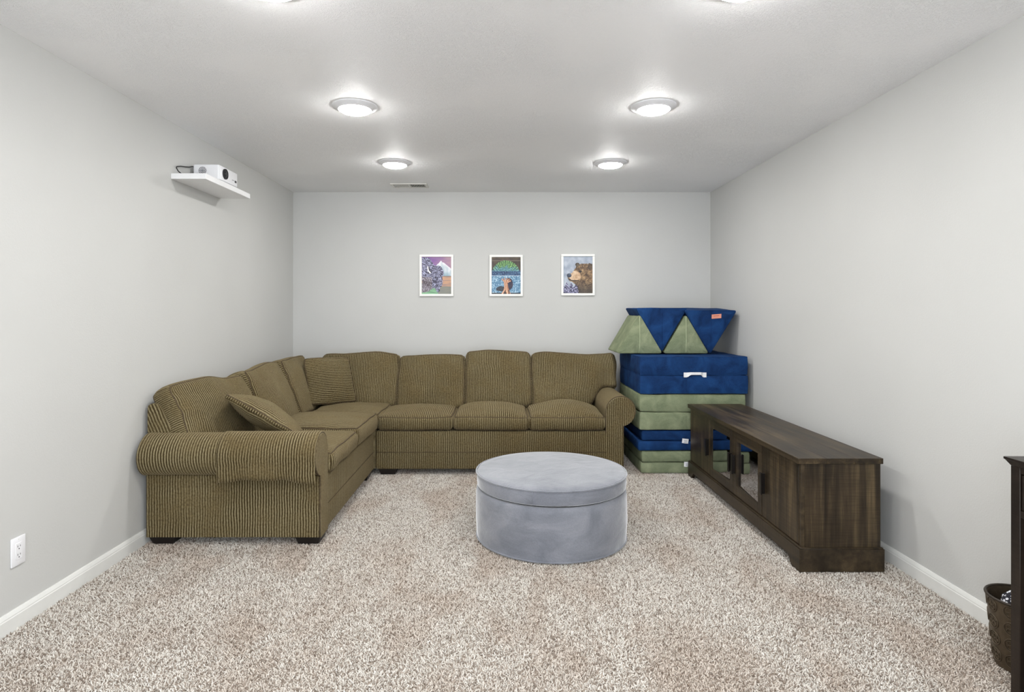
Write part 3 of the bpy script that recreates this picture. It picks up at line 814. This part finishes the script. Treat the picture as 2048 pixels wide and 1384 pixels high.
BISON = [(0, 0.02), (0.12, 0.01), (0.27, 0.04), (0.34, 0.13), (0.41, 0.22), (0.5, 0.245), (0.58, 0.235), (0.66, 0.27), (0.72, 0.35), (0.745, 0.43), (0.73, 0.5), (0.70, 0.56), (0.705, 0.7), (0.69, 0.79), (0.63, 0.82), (0.60, 0.93), (0.56, 0.97), (0.5, 0.94), (0.46, 0.86), (0.4, 0.83), (0.33, 0.88), (0.2, 0.94), (0.0, 0.97)]
def art_bison(u, v):
    w = 0.02*fbm(u*14, v*14, 1)
    if inpoly(BISON, u+w, v+w*0.8):
        s = strokes(u, v, 5)
        if math.hypot(u-0.55, (v-0.38)*1.25) < 0.19: s = 1.6*noise.noise(Vector((math.atan2((v-0.38)*1.25, u-0.53)*5.5, math.hypot(u-0.53, v-0.38)*9, 2)))
        c = lerp((42, 38, 58), (176, 178, 206), 0.5+0.75*s+0.25*fbm(u*5, v*5, 3))
        if v > 0.55 and u < 0.35: c = lerp(c, (150, 128, 110), 0.35)
        if min(seg(u, v, (0.20, 0.27), (0.215, 0.37)), seg(u, v, (0.215, 0.37), (0.285, 0.43))) < 0.022: c = (238, 236, 240)
        elif min(seg(u, v, (0.24, 0.28), (0.25, 0.36)), seg(u, v, (0.25, 0.36), (0.32, 0.42))) < 0.02: c = (40, 35, 45)
        return c
    n = fbm(u*4, v*26, 9)
    if v < 0.512:
        ridge = max(0.105+abs(u-0.65)*0.78+0.015*fbm(u*22, 1, 2), 0)
        if u > 0.70: ridge = min(ridge, 0.145+abs(u-0.735)*0.66)
        if v > ridge:
            t = (v-ridge)*3.2+0.4*fbm(u*12, v*9, 4)
            return lerp((240, 238, 242), (150, 178, 190), t)
        return lerp((134, 96, 160), (176, 142, 158), (u-0.35)*1.7+0.4*n)
    if v < 0.53: return (112, 105, 108)
    c = lerp((206, 160, 126), (150, 128, 128), (v-0.55)*2.4+0.7*n)
    if v > 0.84 and u < 0.55: c = lerp((138, 188, 146), (110, 150, 120), 0.5+n)
    elif v > 0.8: c = lerp(c, (122, 134, 124), 0.7)
    return c
def art_tree(u, v):
    n1, n2 = fbm(u*26, v*34, 11), fbm(u*9, v*11, 13)
    if v < 0.5:
        e = math.hypot((u-0.49)/0.475, (v-0.455)/0.365)
        if e < 1+0.03*n1 and v < 0.38:
            a = math.atan2(v-0.6, u-0.49); rr = math.hypot(u-0.49, v-0.6)
            s = math.sin(a*44+3*fbm(u*12, v*12, 3))*0.5+n1*0.8
            g = lerp((46, 84, 54), (150, 196, 118), 0.5+0.7*s); bl = lerp((44, 92, 112), (136, 186, 186), 0.5+0.7*s)
            return lerp(g, bl, (v-0.2)*7+n2)
        if v > 0.355 and (e < 1.12 or v > 0.37): return lerp((30, 50, 88), (112, 158, 190), 0.34+0.8*n1+0.3*n2)
        if abs(v-0.092-0.02*(u-0.5)**2) < 0.012: return (116, 106, 92)
        return lerp((66, 58, 52), (92, 78, 62), 0.3+n2+(0.5 if v < 0.05 else 0))
    if v < 0.512: return (206, 224, 234)
    hw = 0.066+0.25*max(0, v-0.80)**1.3*3.2+0.03*max(0, 0.68-v)*4
    cx = 0.485+0.02*math.sin(v*9)
    br = min(seg(u, v, (0.47, 0.68), (0.36, 0.60)), seg(u, v, (0.48, 0.68), (0.44, 0.575)), seg(u, v, (0.49, 0.68), (0.53, 0.58)), seg(u, v, (0.5, 0.69), (0.60, 0.60)), seg(u, v, (0.5, 0.70), (0.65, 0.645)))
    if (abs(u-cx) < hw and v > 0.66) or br < 0.02:
        s = math.sin((u-cx)/max(hw, 0.03)*7+3*n2)
        if v > 0.9 and s < -0.5: return (60, 44, 44)
        return lerp((170, 112, 82), (226, 186, 156), 0.5+0.5*s+0.3*n1)
    if math.hypot((u-0.60)/0.135, (v-0.73)/0.165) < 1+0.05*n2: return lerp((40, 38, 62), (66, 56, 72), 0.5+n2)
    if math.hypot((u-0.32)/0.16, (v-0.86)/0.07) < 1+0.25*n2 or v > 0.965: return lerp((36, 40, 50), (70, 78, 90), 0.5+n1)
    return lerp((66, 114, 152), (190, 216, 230), 0.42+0.9*n1+0.5*n2)
BEAR = [(0.42, 0.31), (0.46, 0.27), (0.52, 0.225), (0.62, 0.195), (0.74, 0.195), (0.84, 0.20), (0.9, 0.185), (1.01, 0.21), (1.01, 1.01), (0.53, 1.01), (0.50, 0.86), (0.47, 0.79), (0.39, 0.75), (0.30, 0.69), (0.2, 0.66), (0.155, 0.60), (0.13, 0.54), (0.115, 0.50), (0.15, 0.465), (0.24, 0.455), (0.29, 0.46), (0.35, 0.39)]
def art_bear(u, v):
    n1, n2 = fbm(u*24, v*30, 21), fbm(u*7, v*8, 23)
    w = 0.012*n1
    if math.hypot((u-0.485)/0.075, (v-0.225)/0.055) < 1+0.1*n1:
        return lerp((58, 48, 38), (120, 104, 82), 0.3+n1+(0.4 if math.hypot(u-0.5, v-0.23) < 0.035 else 0))
    if inpoly(BEAR, u+w, v+w):
        if math.hypot((u-0.195)/0.085, (v-0.515)/0.06) < 1: return lerp((28, 34, 50), (92, 108, 130), 0.25+0.9*max(0, n1)+(0.6 if math.hypot(u-0.23, v-0.49) < 0.022 else 0))
        if math.hypot((u-0.585)/0.055, (v-0.41)/0.03) < 1: return (34, 26, 22)
        if seg(u, v, (0.17, 0.61), (0.3, 0.655)) < 0.012 or seg(u, v, (0.3, 0.655), (0.52, 0.655)) < 0.014: return (52, 38, 30)
        if math.hypot((u-0.40)/0.20, (v-0.53)/0.135) < 1+0.08*n2 and v < 0.66: return lerp((176, 134, 98), (232, 208, 176), 0.55+0.5*n2+0.4*n1-(u-0.40)*1.6)
        s = strokes(u, v, 27, 6, 34, 10)
        c = lerp((72, 52, 36), (190, 156, 112), 0.42+0.36*s+0.5*n2)
        if math.hypot((u-0.93)/0.09, (v-0.27)/0.10) < 1: c = lerp(c, (58, 46, 38), 0.6)
        if v > 0.66: c = lerp(c, (62, 56, 50), min(0.75, (v-0.62)*2.2))
        return c
    c = lerp((148, 158, 176), (190, 198, 208), 0.5+0.8*n2+0.2*n1)
    if u < 0.58 and v > 0.76+0.06*math.sin(u*40)+0.05*u:
        c = lerp((40, 40, 66), (178, 176, 206), 0.5+1.5*n1)
    return c
def picture(label, cx, cz, w, h, fn):
    P = thing('framed_picture', label, 'picture', (cx, YB, cz), 'framed pictures on the back wall')
    fw, dp = 0.0215, 0.020
    x0, x1, z0, z1 = cx-w/2, cx+w/2, cz-h/2, cz+h/2
    for a, b, c_, d_ in ((x0, x1, z1-fw, z1), (x0, x1, z0, z0+fw), (x0, x0+fw, z0+fw, z1-fw), (x1-fw, x1, z0+fw, z1-fw)):
        box('frame_bar', a, b, YB-dp, YB-0.0005, c_, d_, 'frame_white', P, 0.0015, 1)
    box('backing', x0+fw-0.002, x1-fw+0.002, YB-0.006, YB-0.001, z0+fw-0.002, z1-fw+0.002, 'dark_gap', P, 0)
    nx, nz = 132, 168; a0, a1, b0, b1 = x0+fw, x1-fw, z0+fw, z1-fw; y = YB-0.0085
    vs = [(a0+(a1-a0)*i/nx, y, b1-(b1-b0)*j/nz) for j in range(nz+1) for i in range(nx+1)]
    fs = [[j*(nx+1)+i, j*(nx+1)+i+1, (j+1)*(nx+1)+i+1, (j+1)*(nx+1)+i] for j in range(nz) for i in range(nx)]
    o = mk('print', vs, fs, 'art_print', P)
    ca = o.data.color_attributes.new('paint', 'FLOAT_COLOR', 'CORNER')
    for p in o.data.polygons:
        j, i = divmod(p.index, nx)
        c = fn((i+0.5)/nx, (j+0.5)/nz); c = srgb(*[max(0, min(255, k)) for k in c])
        for li in p.loop_indices: ca.data[li].color = c
sb = 1200/YB
def wp(px, py): return ((px-1000)/sb, CAMH-(py-622)/sb)
for lab, px0, px1, py0, py1, fn in (
        ('white framed painting of a bison before snowy mountains', 839.5, 907, 509.5, 592.5, art_bison),
        ('white framed painting of a tree with green crown over blue water', 979, 1045.5, 510, 592.5, art_tree),
        ('white framed painting of a brown bear in profile', 1122, 1189, 508.5, 591, art_bear)):
    a, b = wp(px0, py1), wp(px1, py0)
    picture(lab, (a[0]+b[0])/2, (a[1]+b[1])/2, b[0]-a[0], b[1]-a[1], fn)

# ------------------------------------------------------------------ wall shelf and projector
PSZ = 2.130
sh = box('wall_shelf', XL+0.0005, -1.779, 3.627, 4.272, PSZ-0.034, PSZ, 'white_shelf_laminate', None, 0.0012, 1, None, (XL, 3.95, PSZ))
tag(sh, 'white floating shelf high on the left wall, holding the projector', 'shelf')
pj = thing('projector', 'small white video projector with a round lens, on the wall shelf', 'projector', (-1.88, 3.97, PSZ))
px0, px1, py0, py1, pz0, pz1 = -1.966, -1.800, 3.842, 4.108, PSZ+0.006, PSZ+0.108
box('body', px0, px1, py0, py1, pz0, pz1, 'white_plastic', pj, 0.010, 3)
box('front_panel', px1-0.002, px1+0.004, py0+0.008, py1-0.006, pz0+0.006, pz1-0.006, 'white_plastic', pj, 0.0025, 2)
def xcyl(r0, prof, y, z, mat, parent, name, n=32):
    v, f = lathegeo(prof, (0, 0, 0), n); v = [Vector((r0+p.z, y+p.x, z+p.y)) for p in v]
    return mk(name, v, f, mat, parent, None, 'auto')
ly, lz = py0+0.075, pz0+0.054
ln = xcyl(px1+0.004, [(0.034, 0), (0.034, 0.008), (0.030, 0.010), (0.027, 0.006)], ly, lz, 'black_plastic', pj, 'lens_ring')
xcyl(px1+0.005, [(0.027, 0.0), (0.026, 0.004), (0.018, 0.008), (0.006, 0.010)], ly, lz, 'lens_glass', ln, 'lens')
box('sensor_window', px1+0.003, px1+0.0055, py1-0.046, py1-0.020, pz0+0.030, pz0+0.044, 'black_plastic', pj, 0.001, 1)
for k in range(3): box('front_mark', px1+0.003, px1+0.005, py1-0.085+k*0.010, py1-0.079+k*0.010, pz0+0.038, pz0+0.041, 'grey_slot', pj, 0)
# speaker grille: rings of small holes on the near side
gx, gz = -1.905, pz0+0.060; g = []
for ring, cnt in ((0.0, 1), (0.0075, 6), (0.015, 11), (0.0225, 16)):
    for k in range(cnt):
        a = 2*PI*k/cnt+ring*20; x, z = gx+ring*math.cos(a), gz+ring*math.sin(a)
        v, f = lathegeo([(0.0032, 0), (0.0032, 0.0012)], (0, 0, 0), 8); g.append(([Vector((x+p.x, py0-p.z+0.0004, z+p.y)) for p in v], f))
go = mk('speaker_grille', *join(*g), 'grey_slot', pj)
for x, y in ((px0+0.02, py0+0.02), (px1-0.02, py0+0.02), (px0+0.02, py1-0.02), (px1-0.02, py1-0.02)):
    v, f = lathegeo([(0.008, PSZ), (0.009, pz0+0.002)], (x, y, 0), 12); mk('foot', v, f, 'black_plastic', pj)
cb = [(-1.964, 3.87, PSZ+0.094), (-1.968, 3.84, PSZ+0.092), (-1.970, 3.80, PSZ+0.078), (-1.972, 3.76, PSZ+0.070), (-1.974, 3.71, PSZ+0.062), (-1.976, 3.668, PSZ+0.050), (-1.975, 3.662, PSZ+0.040), (-1.968, 3.672, PSZ+0.022), (-1.955, 3.70, PSZ+0.006), (-1.94, 3.76, PSZ+0.004)]
v, f = tubegeo(cb, 0.0033, 8); c = mk('power_cable', v, f, 'black_plastic', pj, None, True); c['label'] = 'black power cable'

# ------------------------------------------------------------------ wall outlet
oy0, oy1, oz0, oz1 = 2.437, 2.510, 0.250, 0.367
oc, zc = (oy0+oy1)/2, (oz0+oz1)/2
ou = thing('wall_outlet', 'white double power outlet low on the left wall', 'outlet', (XL, oc, oz0))
box('cover_plate', XL+0.0003, XL+0.006, oy0, oy1, oz0, oz1, 'white_plastic', ou, 0.0025, 2)
ins = box('socket_insert', XL+0.004, XL+0.0075, oc-0.0165, oc+0.0165, zc-0.034, zc+0.034, 'white_plastic', ou, 0.001, 1)
for s in (-1, 1):
    for d_, h_ in ((-0.0065, 0.008), (0.0065, 0.0065)):
        box('slot', XL+0.007, XL+0.0079, oc+d_-0.0011, oc+d_+0.0011, zc+s*0.017-h_/2+0.003, zc+s*0.017+h_/2+0.003, 'grey_slot', ins, 0)
    xcyl(XL+0.007, [(0.0026, 0), (0.0026, 0.0009)], oc, zc+s*0.017-0.008, 'grey_slot', ins, 'ground_hole', 10)
for s in (-1, 1): xcyl(XL+0.0055, [(0.003, 0), (0.0026, 0.001)], oc, zc+s*0.048, 'trim_white', ou, 'screw', 10)

# ------------------------------------------------------------------ bookshelf at the right edge
QX, QX1, QY0, QY1, QZ = 1.702, 2.008, 1.18, 2.0, 0.81
Q = thing('bookcase', 'dark espresso wooden bookcase cut off by the right edge', 'bookcase', (1.85, 1.6, 0))
def slab_top():
    lo = [(QX+0.0, QY0), (QX1, QY0), (QX1, QY1), (QX, QY1)]; o = 0.013
    lay = [(0.0, QZ-0.026), (o*0.75, QZ-0.010), (o, QZ-0.007), (o, QZ)]
    vs = []
    for e, z in lay: vs += [(QX-e, QY0-e, z), (QX1, QY0-e, z), (QX1, QY1+e, z), (QX-e, QY1+e, z)]
    fs = [[0, 1, 2, 3], [12, 13, 14, 15]]
    for i in range(3):
        for k in range(4): fs.append([4*i+k, 4*i+(k+1) % 4, 4*i+4+(k+1) % 4, 4*i+4+k])
    mk('top', vs, fs, 'espresso_wood', Q)
slab_top()
for y in (QY0, QY1-0.018): box('side_panel', QX+0.018, QX1, y, y+0.018, 0, QZ-0.026, 'espresso_wood', Q, 0.001, 1)
for y in (QY0, QY1-0.036): box('front_stile', QX, QX+0.018, y, y+0.036, 0, QZ-0.026, 'espresso_wood', Q, 0.0015, 1)
box('front_rail', QX+0.001, QX+0.018, QY0+0.036, QY1-0.036, QZ-0.046, QZ-0.026, 'espresso_wood', Q, 0.001, 1)
dwf = box('drawer_front', QX+0.003, QX+0.020, QY0+0.039, QY1-0.039, QZ-0.165, QZ-0.050, 'espresso_wood', Q, 0.002, 1)
box('front_rail', QX+0.001, QX+0.018, QY0+0.036, QY1-0.036, QZ-0.19, QZ-0.168, 'espresso_wood', Q, 0.001, 1)
xcyl(QX-0.017, [(0.012, 0.0), (0.014, 0.008), (0.006, 0.014), (0.006, 0.022)], (QY0+QY1)/2, QZ-0.107, 'dark_metal', dwf, 'knob', 20)
box('back_panel', QX1-0.008, QX1, QY0+0.018, QY1-0.018, 0.05, QZ-0.026, 'espresso_wood', Q, 0)
for z in (0.05, 0.245, 0.60): box('shelf_board', QX+0.016, QX1-0.008, QY0+0.018, QY1-0.018, z, z+0.018, 'espresso_wood', Q, 0.001, 1)
box('toe_rail', QX+0.004, QX+0.018, QY0+0.036, QY1-0.036, 0, 0.05, 'espresso_wood', Q, 0.001, 1)

# ------------------------------------------------------------------ waste basket
WX, WY, WR, WZ = 1.905, 2.185, 0.108, 0.262
wb = thing('waste_basket', 'bronze embossed metal waste basket beside the dark bookcase', 'basket', (WX, WY, 0))
r0 = 0.082
v, f = lathegeo([(0.02, 0.0), (r0, 0.0), (r0+0.003, 0.01), (WR-0.002, WZ-0.012), (WR-0.006, WZ-0.012), (r0-0.002, 0.014), (0.02, 0.008)], (WX, WY, 0), 56)
mk('body', v, f, 'bronze', wb, None, 'auto')
v, f = tubegeo([(WX+WR*math.cos(2*PI*k/48), WY+WR*math.sin(2*PI*k/48), WZ-0.010) for k in range(48)], 0.0048, 8, True); mk('rim', v, f, 'bronze_dark', wb, None, True)
def on_wall(a, z, out=0.0):
    r = r0+0.003+(WR-0.005-r0)*(z-0.01)/(WZ-0.022)+out
    return Vector((WX+r*math.cos(a), WY+r*math.sin(a), z))
for row in range(4):
    zc = 0.042+row*0.060
    for k in range(9):
        a0 = 2*PI*k/9+0.2
        rm = math.hypot(*(on_wall(a0, zc)-Vector((WX, WY, zc))).xy)
        ring = [on_wall(a0+0.024*math.cos(t)/rm, zc+0.024*math.sin(t), 0.0012) for t in [2*PI*j/20 for j in range(20)]]
        geos = [tubegeo(ring, 0.0019, 5, True)]
        for q in range(4):
            aq = PI/4+q*PI/2; cx, cz = 0.0105*math.cos(aq), 0.0105*math.sin(aq)
            lo = [on_wall(a0+(cx+0.0075*math.cos(t))/rm, zc+cz+0.0075*math.sin(t), 0.001) for t in [2*PI*j/12 for j in range(12)]]
            geos.append(tubegeo(lo, 0.0015, 5, True))
        mk('medallion', *join(*geos), 'bronze', wb, None, True)
cl = []
v, f = lathegeo([(0.004, -0.07), (0.035, -0.062), (0.06, -0.035), (0.07, 0.0), (0.06, 0.035), (0.035, 0.062), (0.004, 0.07)], (0, 0, 0), 28)
v = [Vector((WX+0.008, WY+0.006, 0.205))+p*(1+0.12*noise.noise(p*30)) for p in v]
cl = mk('crumpled_cloth', v, f, 'dotted_cloth', None, None, True, (WX, WY, 0.12))
tag(cl, 'black and white dotted bundle inside the bronze waste basket', 'cloth')
